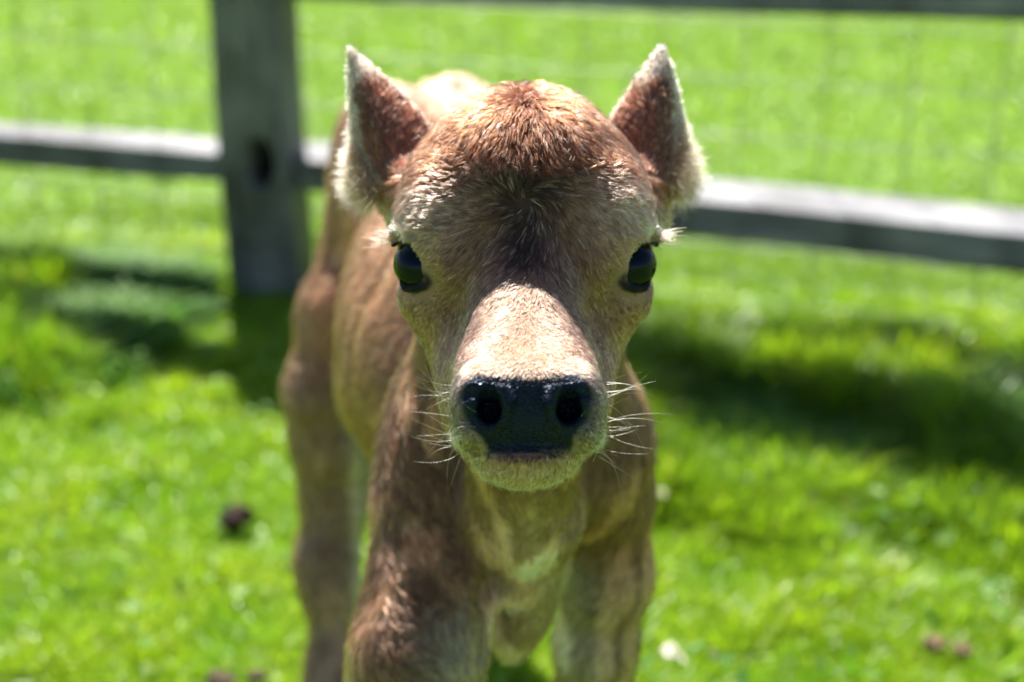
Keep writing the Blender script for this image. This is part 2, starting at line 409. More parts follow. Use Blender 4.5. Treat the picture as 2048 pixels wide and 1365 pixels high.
def poly_sd(u, v, poly):
    P = np.stack([u, v, u * 0], 1).astype(float); pts = [np.array([x, y, 0.0]) for x, y in poly + poly[:1]]
    d = seg_dist(P, pts); return np.where(poly_in(u, v, poly), d, -d)
LEATHER = [(955, 749), (1010, 753), (1058, 756), (1106, 752), (1152, 748), (1172, 762), (1184, 788), (1184, 818), (1174, 842), (1158, 860), (1148, 878), (1142, 904), (1055, 904), (974, 905), (966, 884), (954, 866), (936, 848), (926, 822), (923, 790), (934, 763)]
def leather_mask(P):
    u, v, d = tohead(P); m = np.zeros(len(P)); k = (d < .905) & (v > 700) & (v < 930)
    if k.any(): m[k] = sstep(-8, 5, poly_sd(u[k], v[k], LEATHER) + (noise(P[k], 300, 5) - .5) * 6)
    return m
def mix(a, b, t): return a + (np.asarray(b) - a) * t[:, None]
REDB, BROWN_SHADE, TAN, CREAM = (.245, .098, .044), (.055, .027, .020), (.54, .395, .29), (.41, .29, .20)
GREYT, DARK, PALE = (.36, .207, .162), (.014, .012, .014), (.80, .70, .55)
def coat(P, hair=True):
    n = len(P); u, v, d = tohead(P); C = np.tile(np.array((.52, .28, .15)), (n, 1))
    n1, n2, n3 = noise(P, 22, 1), noise(P, 70, 2), noise(P, 7, 3)
    head = is_head(P)
    # body
    ch = (1 - sstep(1.16, 1.30, P[:, 1]))                                   # front of the chest and neck
    C = mix(C, (.35, .20, .125), ch * .75)
    low = 1 - sstep(.38, .50, P[:, 2] + (n3 - .5) * .10)
    C = mix(C, (.40, .27, .19), low * .8)
    mid = np.exp(-((u - 1060) / 85) ** 2) * ch * (sstep(940, 1040, v))
    C = mix(C, (.84, .60, .48), mid * .9)
    C = mix(C, (.74, .66, .54), np.exp(-((u - 905) / 75) ** 2) * sstep(1170, 1290, v) * ch * .7)
    C = mix(C, (.78, .70, .56), np.exp(-((u - 1150) / 45) ** 2) * sstep(1080, 1150, v) * ch * .7)
    bel = (1 - sstep(.40, .47, P[:, 2])) * sstep(1.25, 1.35, P[:, 1]) * sstep(-.205, -.185, P[:, 0])
    C = mix(C, (.62, .56, .47), bel * .7)
    C = mix(C, PALE, np.exp(-(np.linalg.norm(P - np.array([-.165, 1.48, .415]), axis=1) / .045) ** 2))
    st = sstep(.55, .75, noise(P * np.array([1, 1, .22]), 55, 9))
    C = C * (1 + (st - .5) * (.45 + .45 * ch) * (1 - head))[:, None]
    C = mix(C, (.42, .27, .19), sstep(.70, .73, P[:, 2]) * sstep(1.3, 1.5, P[:, 1]) * .6)
    # head
    Hc = np.tile(np.array(GREYT), (n, 1)); U = u - 1050
    Hc = mix(Hc, TAN, np.exp(-((v - 430) / 85) ** 2) * np.exp(-((np.abs(U) - 190) / 80) ** 2))
    top = 1 - sstep(295, 385, v + np.abs(U) * -.12 + (n1 - .5) * 60)
    Hc = mix(Hc, REDB, top)
    sid = sstep(215, 250, np.abs(U)) * (1 - sstep(360, 420, v)); Hc = mix(Hc, (.34, .15, .075), sid * .8)
    Hc = mix(Hc, BROWN_SHADE, np.exp(-(U / (112 - 62 * sstep(360, 560, v))) ** 2) * sstep(310, 365, v) * (1 - sstep(520, 575, v)) * .95)  # brown mid-forehead, darkened so the shade below the dome is painted into it
    Hc = mix(Hc, (.20, .115, .08), np.exp(-((np.abs(U) - 90) / 40) ** 2) * sstep(400, 480, v) * (1 - sstep(600, 720, v)) * .5)
    br = np.exp(-(U / 100) ** 4) * sstep(520, 580, v); Hc = mix(Hc, (.33, .22, .15), br)
    Hc = mix(Hc, (.47, .30, .19), np.exp(-(U / 110) ** 4) * np.exp(-((v - 700) / 25) ** 2) * .6)
    Hc = mix(Hc, (.34, .235, .08), np.exp(-((np.abs(U) - 172) / 26) ** 2 - ((v - 548) / 34) ** 2) * .75)
    Hc = mix(Hc, (.34, .225, .07), np.exp(-((np.abs(U) - 148) / 22) ** 2 - ((v - 585) / 30) ** 2) * .6)
    mz = sstep(712, 738, v) * (1 - sstep(168, 190, np.abs(U))) * (d < .925); Hc = mix(Hc, CREAM, mz)
    Hc = mix(Hc, (.33, .26, .20), mz * sstep(120, 140, np.abs(U)) * (1 - sstep(900, 920, v)) * .7)
    chn = sstep(895, 925, v) * (d < .985); Hc = mix(Hc, (.50, .335, .25), chn)
    Hc = mix(Hc, (.38, .20, .13), np.exp(-((v - 921) / 9) ** 2 - (U / 55) ** 4) * (d < .9) * .7)
    Hc = mix(Hc, (.80, .75, .66), np.exp(-((np.abs(U) - 255) / 22) ** 2 - ((v - 456) / 20) ** 2) * .8)
    Hc = Hc * (.86 + .28 * n2)[:, None] * (.9 + .2 * n1)[:, None]
    C[head] = Hc[head]
    for s in (-1, 1):
        k = ear_mask(P, s)
        if k.any():
            a, l, nn = ear_coords(P[k], s)
            e = mix(np.tile(np.array((.16, .072, .045)), (k.sum(), 1)), (.28, .13, .08), noise(P[k], 60, 4))
            wo, wi = ear_w(a, s); lq = l / np.maximum(np.where(l > 0, wo, wi), .002); jn = (noise(P[k], 90, 6) - .5)
            rim = np.maximum(sstep(.70, .95, a + jn * .25), sstep(.74, .98, np.abs(lq) + jn * .2 - .10 * (l < 0) + .15 * (l > 0) * (a < .75)) * sstep(.30, .55, a + .45 * (l > 0)))
            rim = np.maximum(rim, (nn < -.0165 * np.minimum(lq * lq, 1) - .001) * (l > 0) * 1.0)
            C[k] = mix(C[k], mix(e, np.array(PALE) * (.55 + .45 * sstep(.35, .6, a))[:, None], rim), sstep(.08, .2, a))
    k = (d < .91) & (v > 745) & (v < 930) & (np.abs(u - 1055) < 200)
    if k.any():
        sdl = poly_sd(u[k], v[k], LEATHER) + (noise(P[k], 240, 15) - .5) * 26
        C[k] = mix(C[k], (.11, .095, .085), sstep(-30, -4, sdl) * .75 * sstep(85, 105, np.abs(u[k] - 1055)))
    # dark rims of the lids and the mouth
    for s in (-1, 1):
        dl = seg_dist(P, LIDS[s]); ec = np.linalg.norm(P - EYES[s], axis=1)
        C = mix(C, DARK, 1 - sstep(.0029, .0046, dl)); C = mix(C, DARK, (1 - sstep(EYE_R + .0003, EYE_R + .0020, ec)))
    le = leather_mask(P)
    C = mix(C, (.004, .007, .015), le)
    C = mix(C, (.13, .065, .065), np.exp(-((v - 913) / 6) ** 2 - (U / 70) ** 6) * (d < .9))
    C = mix(C, (.006, .005, .005), np.exp(-((v - 904 - (U / 95) ** 2 * 5) / 3.2) ** 2 - (U / 96) ** 8) * (d < .9))
    if not hair:
        ho = 1 - sstep(.045, .05, P[:, 2]); C = mix(C, (.05, .045, .04), ho)
    return np.clip(C, 0.002, .95), le
BC, BL = coat(BV, False)
U0, V0, D0 = tohead(BV)
calf = tag(empty('calf', (0, 1.4, 0)), 'young brown calf with upright ears standing on the grass and staring ahead', 'calf')
OFF = np.array([0, 1.4, 0])
body = mesh_obj('body', BV - OFF, BF, M_SKIN, calf, attrs={'coat_colour': BC * np.where(BL > .5, 1, .8)[:, None], 'leather': BL})

# eyeballs
def sphere(n=48, m=32):
    th = np.linspace(0, math.pi, m + 1)[1:-1]; ph = np.arange(n) * 2 * math.pi / n
    V = [np.array([0, 0, 1.0])] + [np.array([math.sin(a) * math.cos(b), math.sin(a) * math.sin(b), math.cos(a)]) for a in th for b in ph] + [np.array([0, 0, -1.0])]
    F = []
    for i in range(m - 2):
        for j in range(n):
            a = 1 + i * n + j; b = 1 + i * n + (j + 1) % n; F.append((a, a + n, b + n, b))
    T = [(0, 1 + j, 1 + (j + 1) % n) for j in range(n)] + [(len(V) - 1, len(V) - 1 - n + (j + 1) % n, len(V) - 1 - n + j) for j in range(n)]
    return np.array(V), F, T
def outward(me):
    bm = bmesh.new(); bm.from_mesh(me); bmesh.ops.recalc_face_normals(bm, faces=bm.faces[:]); bm.to_mesh(me); bm.free()
def mesh_mixed(name, V, faces, mat, parent=None, loc=(0, 0, 0), smooth=True):
    me = bpy.data.meshes.new(name); me.from_pydata([tuple(map(float, v)) for v in V], [], [tuple(map(int, f)) for f in faces]); outward(me)
    me.polygons.foreach_set('use_smooth', [smooth] * len(me.polygons)); me.materials.append(mat); me.update()
    o = bpy.data.objects.new(name, me); o.location = loc; return link(o, parent)
SV, SF, ST = sphere()
for s in (-1, 1):
    c = EYES[s]; ax = s * .75 * CX - .66 * CF; ax /= np.linalg.norm(ax)
    V = SV * EYE_R; bul = np.clip((SV @ ax - .72) / .28, 0, 1); V = V + SV * (bul * .0014)[:, None]
    mesh_mixed('eye', V, SF + ST, M_EYE, calf, loc=c + ax * .0011 - OFF)

# ------------------------------------------------------------------ hair
def sample(V, F, N, dens, count, seed):
    r = np.random.default_rng(seed); T = np.concatenate([F[:, [0, 1, 2]], F[:, [0, 2, 3]]])
    A = np.linalg.norm(np.cross(V[T[:, 1]] - V[T[:, 0]], V[T[:, 2]] - V[T[:, 0]]), axis=1) / 2
    A = A * dens(V[T].mean(1), norm(N[T].mean(1))); cs = np.cumsum(A)
    t = T[np.searchsorted(cs, r.random(count) * cs[-1])]
    a, b = r.random(count), r.random(count); f = a + b > 1; a[f], b[f] = 1 - a[f], 1 - b[f]
    wts = np.stack([1 - a - b, a, b], 1)[:, :, None]
    return (V[t] * wts).sum(1), norm((N[t] * wts).sum(1))
def hair(name, P, N, D, L, rad, col, lift, parent, seed=0, jit=.25, clump=.35, cs=90, npts=5, curl=.0, loc=OFF, tip=.25, kids=1, spread=.0008, pull=.6, tone=.0):
    """hairs in locks: every guide root gets `kids` hairs that lean towards the guide's tip"""
    if os.environ.get('CALF_BALD'): return None
    r = np.random.default_rng(seed); n = len(P)
    D = D + vnoise(P, cs, seed + 40) * clump + vnoise(P, cs * 3.1, seed + 50) * clump * .5 + r.normal(0, jit, (n, 3))
    D = norm(D - N * (D * N).sum(1, keepdims=True))
    lift = np.broadcast_to(lift, (n,)) * (.55 + .9 * r.random(n)); L = np.broadcast_to(L, (n,)) * (.7 + .55 * r.random(n))
    t = np.linspace(0, 1, npts)[None, :, None]
    def path(P, N, D, S, L, lift, cu):
        Lx = L[:, None, None]; lx = lift[:, None, None]
        return (P - N * .0006)[:, None] + Lx * (D[:, None] * (t * (1 - .25 * lx)) + N[:, None] * (lx * (t - .42 * t * t)) + S[:, None] * (cu[:, None, None] * t * t))
    S = norm(np.cross(N, D)); G = path(P, N, D, S, L, lift, r.normal(0, 1, n) * curl)
    col = np.asarray(col); rad = np.broadcast_to(rad, (n,))
    col = np.clip(col, .003, 1) ** 1.38 * np.array([.86, .77, .78])
    if tone: col = col * np.exp(r.normal(0, tone, n))[:, None]
    if kids > 1:
        ix = np.repeat(np.arange(n), kids); m = len(ix); o = r.normal(0, spread, (m, 2))
        P2 = P[ix] + D[ix] * o[:, :1] + S[ix] * o[:, 1:]; D2 = norm(D[ix] + r.normal(0, .12, (m, 3)))
        K = path(P2, N[ix], D2, S[ix], L[ix] * (.75 + .45 * r.random(m)), lift[ix] * (.8 + .4 * r.random(m)), r.normal(0, 1, m) * (curl + .06))
        tp = (pull * t ** 1.2) * (.6 + .4 * r.random((m, 1, 1))); pos = K * (1 - tp) + G[ix] * tp
        col = col[ix] * (.82 + .36 * r.random((m, 1))); rad = rad[ix]; n = m
    else: pos = G
    rr = rad[:, None] * np.linspace(1, tip, npts)[None] * (.8 + .4 * r.random((n, 1)))
    cd = bpy.data.hair_curves.new(name); cd.add_curves([npts] * n)
    cd.attributes['position'].data.foreach_set('vector', (pos - loc).astype(f32).ravel())
    ra = cd.attributes.get('radius') or cd.attributes.new('radius', 'FLOAT', 'POINT'); ra.data.foreach_set('value', rr.astype(f32).ravel())
    ca = cd.attributes.new('coat_colour', 'FLOAT_COLOR', 'CURVE')
    ca.data.foreach_set('color', np.concatenate([np.clip(col, .003, .97), np.ones((n, 1))], 1).astype(f32).ravel())
    cd.materials.append(M_FUR); o = bpy.data.objects.new(name, cd); return link(o, parent)
def flow(P, N):
    """lie of the coat"""
    u, v, d = tohead(P); U = u - 1050
    def dirpx(du, dv): return du[:, None] * CX - dv[:, None] * CU
    w1 = 1 - sstep(300, 370, v + (noise(P, 90, 8) - .5) * 70 + np.abs(U) * .10)
    r1 = np.hypot(U, v - 110) + 1; r2 = np.hypot(U, v - 405) + 1
    sw = np.exp(-r2 / 90) * 1.2
    du = w1 * (U / r1 * .9) + (1 - w1) * (U / r2 - (v - 405) / r2 * sw)
    dv = w1 * ((v - 110) / r1) + (1 - w1) * ((v - 405) / r2 + U / r2 * sw + .25)
    sn = sstep(560, 640, v); dv = dv * (1 - sn) + sn * .95; du = du * (1 - sn) + sn * U / 260
    Dh = dirpx(du, dv)
    head = is_head(P)[:, None]
    Db = np.tile(np.array([0, .42, -.9]), (len(P), 1)); ch = (1 - sstep(1.12, 1.25, P[:, 1]))[:, None]
    lean = np.clip((1030 - u) / 250, -1, 1)[:, None]
    Db = Db * (1 - ch) + ch * (np.array([0, .05, -1.0]) + lean * .55 * CX)
    Db = np.where(P[:, 2:3] < .38, np.array([0, .05, -1.0]), Db)
    D = np.where(head, Dh, Db)
    for s in (-1, 1):
        k = ear_mask(P, s)
        if k.any():
            a, l, nn = ear_coords(P[k], s); base, ax, n0, lt, L = EARS[s]
            De = ax[None] * .8 + lt[None] * np.clip(l / .02, -1, 1.3)[:, None] * .7; D[k] = De
    return D
def dens_head(Pc, Nc):
    u, v, d = tohead(Pc); h = is_head(Pc)
    fac = .25 + .75 * sstep(-.35, .15, -(Nc @ CF)); le = leather_mask(Pc)
    ed = np.minimum(*[np.linalg.norm(Pc - EYES[s], axis=1) for s in (-1, 1)])
    return h * fac * (1 - sstep(.15, .6, le)) * (ed > EYE_R + .0018) * (1 + .5 * (v > 560))
def dens_body(Pc, Nc):
    u, v, d = tohead(Pc); h = ~is_head(Pc)
    fac = .25 + .75 * sstep(-.4, .1, -(Nc @ CF)); near = np.clip(1.35 / np.maximum(d, .9), .3, 1.5) ** 2
    return h * fac * near * (Pc[:, 2] > .05)
NH = int(105000 * QUICK); NB = int(58000 * QUICK)
P, N = sample(BV, BF, BN, dens_head, NH, 11); u, v, d = tohead(P); U = u - 1050
col, le = coat(P); D = flow(P, N)
k = rng.random(NH)
LL = np.full(NH, .0085); LL += .004 * (1 - sstep(280, 420, v)) * (v < 450)
LL = np.where((v > 560), .0060, LL); LL = np.where(d < .92, .0038, LL); LL = np.where((v > 915) & (d < .98), .0055, LL)
LL = np.where((v > 470) & (v < 600) & (np.abs(U) > 150), .0055, LL)
jt = col * (.75 + .5 * k)[:, None]; pale = rng.random(NH) < .15; jt[pale] = jt[pale] * .4 + np.array([.75, .62, .48]) * .5
lift = np.where(v < 400, .50, .33); lift = np.where(d < .92, .45, lift)
em = np.zeros(NH, bool)
for s in (-1, 1): em |= ear_mask(P, s)
LL = np.where(em, .006, LL); lift = np.where(em, .40, lift)
keep = le < .5
lidd = np.minimum(seg_dist(P, LIDS[-1]), seg_dist(P, LIDS[1])); LL = LL * (.35 + .65 * sstep(.004, .016, lidd)); keep &= lidd > .0042
hair('face_coat', P[keep], N[keep], D[keep], LL[keep], .00021 / max(QUICK, .3) ** .5, jt[keep], lift[keep] * .85, body, 1, jit=.17, clump=.50, cs=110, kids=5, spread=.00042, pull=.8, tone=.60)
P, N = sample(BV, BF, BN, dens_body, NB, 12); u, v, d = tohead(P)
col, le = coat(P); D = flow(P, N); k = rng.random(NB)
jt = col * (.75 + .5 * k)[:, None]
hair('body_coat', P, N, D, np.interp(P[:, 1], [.98, 1.3, 1.6], [.011, .013, .012]), .00034 / max(QUICK, .3) ** .5 * np.clip(d / 1.3, .8, 1.4), jt, .30, body, 2, jit=.12, clump=.45, cs=38, kids=7, spread=.0013, pull=.65, tone=.38)
# ear fringes
FP_, FN_, FD_, FL_, FC_ = [], [], [], [], []
for s in (-1, 1):
    def de(Pc, Nc, s=s):
        a, l, nn = ear_coords(Pc, s); wo, wi = ear_w(a, s); lq = l / np.maximum(np.where(l > 0, wo, wi), .002)
        return ear_mask(Pc, s) * ((lq > .86) * 1.3 + (lq > .2) * (nn < -.012) * 1.2 + (lq < -.9) * .18 + (a > .85) * .4) * (1.3 - .9 * np.clip(a, 0, 1))
    nf = 2300; P, N = sample(BV, BF, BN, de, nf, 20 + s); a, l, nn = ear_coords(P, s); base, ax, n0, lt, L = EARS[s]
    out = (l > .004)
    D = np.where(out[:, None], lt[None] * 1.0 - ax[None] * (.6 * (1 - sstep(.1, .45, a)))[:, None] * 1 + ax[None] * (.5 * sstep(.3, .9, a))[:, None], -lt[None] * .5 + ax[None] * .8)
    L_ = np.where(out, .024 * (1 - .8 * sstep(.15, .6, a)), .005) * (1 - .5 * sstep(.8, 1, a))
    FP_.append(P); FN_.append(n0[None] * np.where(rng.random(nf) < .4, 1, -.6)[:, None] + rng.normal(0, .3, (nf, 3))); FD_.append(D); FL_.append(L_)
    FC_.append(mix(np.tile(np.array([.60, .47, .32]), (nf, 1)), PALE, sstep(.3, .6, a)) * (.75 + .3 * rng.random((nf, 1))))
hair('ear_fringe', np.concatenate(FP_), norm(np.concatenate(FN_)), np.concatenate(FD_), np.concatenate(FL_), .00019, np.concatenate(FC_), .45, body, 3, jit=.50, clump=.8, cs=120, npts=6, curl=.3, tip=.15, kids=3, spread=.0006, pull=.6, tone=.25)
# long beard hairs under the chin and along the lips
def dchin(Pc, Nc):
    u, v, d = tohead(Pc); return ((d < .99) & (v > 850) & (v < 1010)) * (sstep(880, 960, v) + .8 * (np.abs(u - 1052) > 125)) * (leather_mask(Pc) < .1) * (Pc[:, 2] > .6)
P, N = sample(BV, BF, BN, dchin, 2600, 31); u, v, d = tohead(P)
D = -CU[None] * 1.0 + CX[None] * ((u - 1052) / 130)[:, None] * .9
hair('chin_hair', P, N, D, np.where(np.abs(u - 1052) > 120, .010, .0085), .00013, np.tile(np.array([.80, .75, .58]), (len(P), 1)), .6, body, 4, jit=.35, clump=.4, npts=6, curl=.3, tip=.1)
# lashes
LP, LN, LD, LLn, LC = [], [], [], [], []
for s in (-1, 1):
    q = lambda u, v, d, s=s: at(CXP + s * (CXP - u), v, d); pts = LIDS[s][:5]
    for i in range(150):
        t = rng.random() * 3.2; j = int(t); p = pts[j] + (pts[j + 1] - pts[j]) * (t - j); p = p - CF * .001 + CU * .001
        LP.append(p); LN.append(norm((CU - .4 * CF)[None])[0]); LD.append(s * CX * (1.3 - t * .33) - CF * .55 - CU * .06); LLn.append(.013 * (1.15 - t * .2)); LC.append((.80, .70, .58) if rng.random() < .7 else (.06, .04, .03))
    for i in range(70):                                    # tuft at the outer corner of the lid
        p = q(795 + rng.normal(0, 9), 477 + rng.normal(0, 3.0), .997 + rng.normal(0, .002)); LP.append(p)
        LN.append(norm((CU * rng.choice([-.5, 1]) - CF * .3)[None])[0]); LD.append(s * CX + CU * rng.normal(-.02, .10) - CF * .15); LLn.append(.008 + .014 * rng.random()); LC.append((.46, .34, .25))
    for i in range(60):
        t = rng.random() * 3; j = 7 + int(t); A = LIDS[s]; p = A[j] + (A[min(j + 1, len(A) - 1)] - A[j]) * (t % 1)
        LP.append(p); LN.append(norm((p - EYES[s])[None])[0]); LD.append(s * CX * .6 - CU * .9); LLn.append(.006); LC.append((.05, .035, .03))
hair('eyelashes', np.array(LP), np.array(LN), np.array(LD), np.array(LLn), .00020, np.array(LC), .55, calf, 5, jit=.22, clump=.15, npts=6, curl=.25, tip=.15)
# whiskers
WP, WN, WD, WL = [], [], [], []
for s in (-1, 1):
    for (u0, v0, du, dv, ln) in [(928, 752, -1, -.25, .022), (915, 775, -1, -.45, .030), (908, 790, -1, -.1, .026), (905, 815, -1, -.4, .024), (903, 835, -1, -.12, .022), (903, 850, -1, -.5, .030), (903, 872, -1, -.5, .030), (905, 862, -1, .1, .020), (905, 880, -1, .15, .020), (908, 890, -1, .25, .022), (912, 898, -1, .7, .022), (915, 905, -1, .5, .020), (918, 905, -.8, .9, .020), (925, 912, -.7, 1, .018), (905, 868, -1, -.2, .018), (940, 850, -.9, -.3, .008), (950, 838, -.9, -.3, .010), (955, 860, -.9, -.5, .010), (935, 880, -.9, -.1, .008)]:
        for rep in range(2):
            if rep and rng.random() < .45: continue
            uu, vv = u0 + rng.normal(0, 3), v0 + rng.normal(0, 6)
            WP.append(at(1056 + s * (1056 - uu), vv, .893 if u0 < 930 else .866)); WN.append(-CF)
            WD.append(-s * du * CX - dv * CU * (1 if rng.random() < .9 else -1) - CF * .2 + rng.normal(0, .15, 3)); WL.append(ln * (.7 + .5 * rng.random()))
    for i in range(6): 
        WP.append(at(1056 + s * (140 + rng.normal(0, 15)), 790 + rng.normal(0, 40), .90)); WN.append(-CF); WD.append(s * CX + rng.normal(0, .3, 3)); WL.append(.03)
W = len(WP)
wc = np.where(rng.random((W, 1)) < .88, np.array([[.80, .74, .64]]), np.array([[.03, .025, .02]]))
hair('whiskers', np.array(WP), np.array(WN), np.array(WD), np.array(WL), .000095, wc, .35, calf, 6, jit=.12, clump=.1, npts=7, curl=.3, tip=.2)

# ------------------------------------------------------------------ ground and grass
m, nt_, b = nodemat('turf_soil')
tc = nt_.nodes.new('ShaderNodeTexCoord'); n1 = nd(nt_, 'ShaderNodeTexNoise', Scale=9.0, Detail=8.0, Roughness=.7); nt_.links.new(tc.outputs['Object'], n1.inputs['Vector'])
n3 = nd(nt_, 'ShaderNodeTexNoise', Scale=70.0, Detail=6.0, Roughness=.7); nt_.links.new(tc.outputs['Object'], n3.inputs['Vector'])
nt_.links.new(ramp(nt_, n1.outputs[0], [(.3, (.10, .20, .018)), (.5, (.16, .30, .022)), (.72, (.22, .38, .03))]), b.inputs['Base Color'])
bp = nd(nt_, 'ShaderNodeBump', Strength=.8, Distance=.03); nt_.links.new(n3.outputs[0], bp.inputs['Height']); nt_.links.new(bp.outputs[0], b.inputs['Normal'])
b.inputs['Roughness'].default_value = .8
def ground_z(x, y):
    return .010 * np.sin(x * 2.3 + .5) * np.cos(y * 1.9) + .006 * np.sin(x * 5.1 + y * 3.3)
gxs = np.concatenate([np.linspace(-300, -12, 18), np.linspace(-11, 11, 90), np.linspace(12, 300, 18)]); gys = np.concatenate([np.linspace(-300, -6, 14), np.linspace(-5, 16, 90), np.linspace(17, 400, 20)])
GX, GY = np.meshgrid(gxs, gys, indexing='ij'); GZ = ground_z(GX, GY) * np.exp(-((GX / 8) ** 2 + ((GY - 3) / 8) ** 2)) - .012
V = np.stack([GX, GY, GZ], -1).reshape(-1, 3); nx, ny = GX.shape
i, j = np.meshgrid(np.arange(nx - 1), np.arange(ny - 1), indexing='ij'); a = (i * ny + j).ravel()
tag(mesh_obj('ground', V, np.stack([a, a + ny, a + ny + 1, a + 1], 1), m), kind='structure')

def blade_material(name='grass_blade', rough=.33):
    m = bpy.data.materials.new(name); m.use_nodes = True; nt = m.node_tree; nt.nodes.clear()
    out = nt.nodes.new('ShaderNodeOutputMaterial'); at_ = nd(nt, 'ShaderNodeAttribute', attribute_name='blade_colour')
    p = nt.nodes.new('ShaderNodeBsdfPrincipled'); nt.links.new(at_.outputs['Color'], p.inputs['Base Color'])
    p.inputs['Roughness'].default_value = rough; p.inputs['Specular IOR Level'].default_value = .5
    tr = nt.nodes.new('ShaderNodeBsdfTranslucent')
    mc = nd(nt, 'ShaderNodeMix', data_type='RGBA', blend_type='MULTIPLY'); mc.inputs[0].default_value = 1
    nt.links.new(at_.outputs['Color'], mc.inputs[6]); mc.inputs[7].default_value = (1.5, 1.55, .7, 1)
    nt.links.new(mc.outputs[2], tr.inputs['Color'])
    mx = nt.nodes.new('ShaderNodeMixShader'); mx.inputs[0].default_value = .5
    nt.links.new(p.outputs[0], mx.inputs[1]); nt.links.new(tr.outputs[0], mx.inputs[2]); nt.links.new(mx.outputs[0], out.inputs[0]); return m
M_BLADE, M_CLOVER = blade_material(), blade_material('clover_leaf', .62)
FA, FB = np.array([-1.17, 3.20]), np.array([.96, 2.58]); FDIR = (FB - FA) / np.linalg.norm(FB - FA)
def fence_y(x): return FA[1] + (x - FA[0]) * FDIR[1] / FDIR[0]
def blades(name, label, cat, n, y0, y1, hgt, wid, seed, spread=.42, extra=.35):
    r = np.random.default_rng(seed); yy = y0 + (y1 - y0) * r.random(n * 2) ** .75; k = spread * yy + extra; xx = (r.random(n * 2) * 2 - 1) * k
    P2 = np.stack([xx, yy, yy * 0], 1); tuf = noise(P2, 9, 1); tf2 = noise(P2, 34, 2)
    keep = r.random(n * 2) < (.35 + .9 * tf2) * .7; xx, yy, tuf, tf2, P2 = xx[keep], yy[keep], tuf[keep], tf2[keep], P2[keep]; n = len(xx)
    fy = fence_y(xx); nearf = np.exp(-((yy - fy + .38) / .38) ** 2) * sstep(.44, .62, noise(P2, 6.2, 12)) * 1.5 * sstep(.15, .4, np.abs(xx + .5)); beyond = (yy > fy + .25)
    h = hgt * (.5 + .9 * tuf * tf2 + .35 * r.random(n)) * (1 + 2.4 * nearf) * np.where(beyond, .8, 1)
    wd = wid * (.6 + .8 * r.random(n)) * (yy / 2.2).clip(.7, 3)
    az = r.random(n) * 2 * math.pi; le = .25 + .9 * r.random(n) ** 1.5
    d = np.stack([np.cos(az), np.sin(az)], 1); sx = np.stack([-np.sin(az), np.cos(az)], 1)
    z0 = ground_z(xx, yy) * np.exp(-((xx / 8) ** 2 + ((yy - 3) / 8) ** 2)) - .014
    rows = []
    for t, wf in ((0, 1), (.45, .9), (.8, .55), (1, .05)):
        cx = xx + d[:, 0] * h * le * t * t; cy = yy + d[:, 1] * h * le * t * t; cz = z0 + h * (t - .35 * le * t * t)
        for sg in (-1, 1): rows.append(np.stack([cx + sx[:, 0] * wd * wf * sg, cy + sx[:, 1] * wd * wf * sg, cz], 1))
    V = np.stack(rows, 1).reshape(-1, 3); a = np.arange(n) * 8
    F = np.concatenate([np.stack([a + q, a + q + 1, a + q + 3, a + q + 2], 1) for q in (0, 2, 4)])
    c = np.tile(np.array([.21, .37, .016]), (n, 1)); c = mix(c, (.36, .47, .022), np.clip(tuf * 1.3 - .3 + r.normal(0, .25, n), 0, 1))
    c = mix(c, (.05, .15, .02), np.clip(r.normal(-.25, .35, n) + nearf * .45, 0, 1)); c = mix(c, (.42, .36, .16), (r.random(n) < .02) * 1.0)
    c = mix(c, (.20, .32, .06), beyond * .8)
    c = np.repeat(c, 8, 0) * np.repeat(.85 + .3 * r.random(n), 8)[:, None]
    o = mesh_obj(name, V, F, M_BLADE, attrs={'blade_colour': c}); tag(o, label, cat, kind='stuff'); return o
GQ = QUICK
blades('grass', 'bright green sunlit grass all over the pasture in front of the fence', 'grass', int(470000 * GQ), .6, 3.6, .038, .0019 / GQ ** .5, 5, .42, 1.0)
blades('grass', 'smooth short mown lawn stretching away beyond the rail fence', 'lawn', int(230000 * GQ), 3.0, 9.5, .040, .0018 / GQ ** .5, 6, .46, 1.5)
def weeds(n, seed):
    r = np.random.default_rng(seed); cx = np.where(r.random(n) < .38, r.uniform(-1.4, -.5, n), r.uniform(.15, 1.5, n)); off = np.where(cx > 0, r.uniform(.12, .62, n), np.abs(r.normal(0, .25, n)) + .02)
    cy = fence_y(cx) - off; ok = (np.abs(cx + .52) > .16) & (noise(np.stack([cx, cy, cx * 0], 1), 5, 3) > .32); cx, cy = cx[ok], cy[ok]; m_ = 16
    cx, cy = np.repeat(cx, m_), np.repeat(cy, m_); n = len(cx); az = r.random(n) * 6.283; cx = cx + np.cos(az) * .012 * r.random(n); cy = cy + np.sin(az) * .012 * r.random(n)
    h = r.uniform(.04, .115, n); wd = r.uniform(.0025, .006, n); le = r.uniform(.5, 1.3, n); rows = []
    for t, wf in ((0, .35), (.35, 1), (.72, .8), (1, .05)):
        x = cx + np.cos(az) * h * le * t; y = cy + np.sin(az) * h * le * t; z = ground_z(cx, cy) - .012 + h * (t * 1.15 - .55 * t * t)
        for sg in (-1, 1): rows.append(np.stack([x - np.sin(az) * wd * wf * sg, y + np.cos(az) * wd * wf * sg, z], 1))
    V = np.stack(rows, 1).reshape(-1, 3); a = np.arange(n) * 8; F = np.concatenate([np.stack([a + q, a + q + 1, a + q + 3, a + q + 2], 1) for q in (0, 2, 4)])
    c = np.repeat(mix(np.tile(np.array([.05, .17, .025]), (n, 1)), (.17, .33, .04), r.random(n)), 8, 0)
    tag(mesh_obj('weeds', V, F, M_CLOVER, attrs={'blade_colour': c}), 'dark clumps of broad leaved weeds along the foot of the fence', 'weeds', kind='stuff')
weeds(2600, 21)
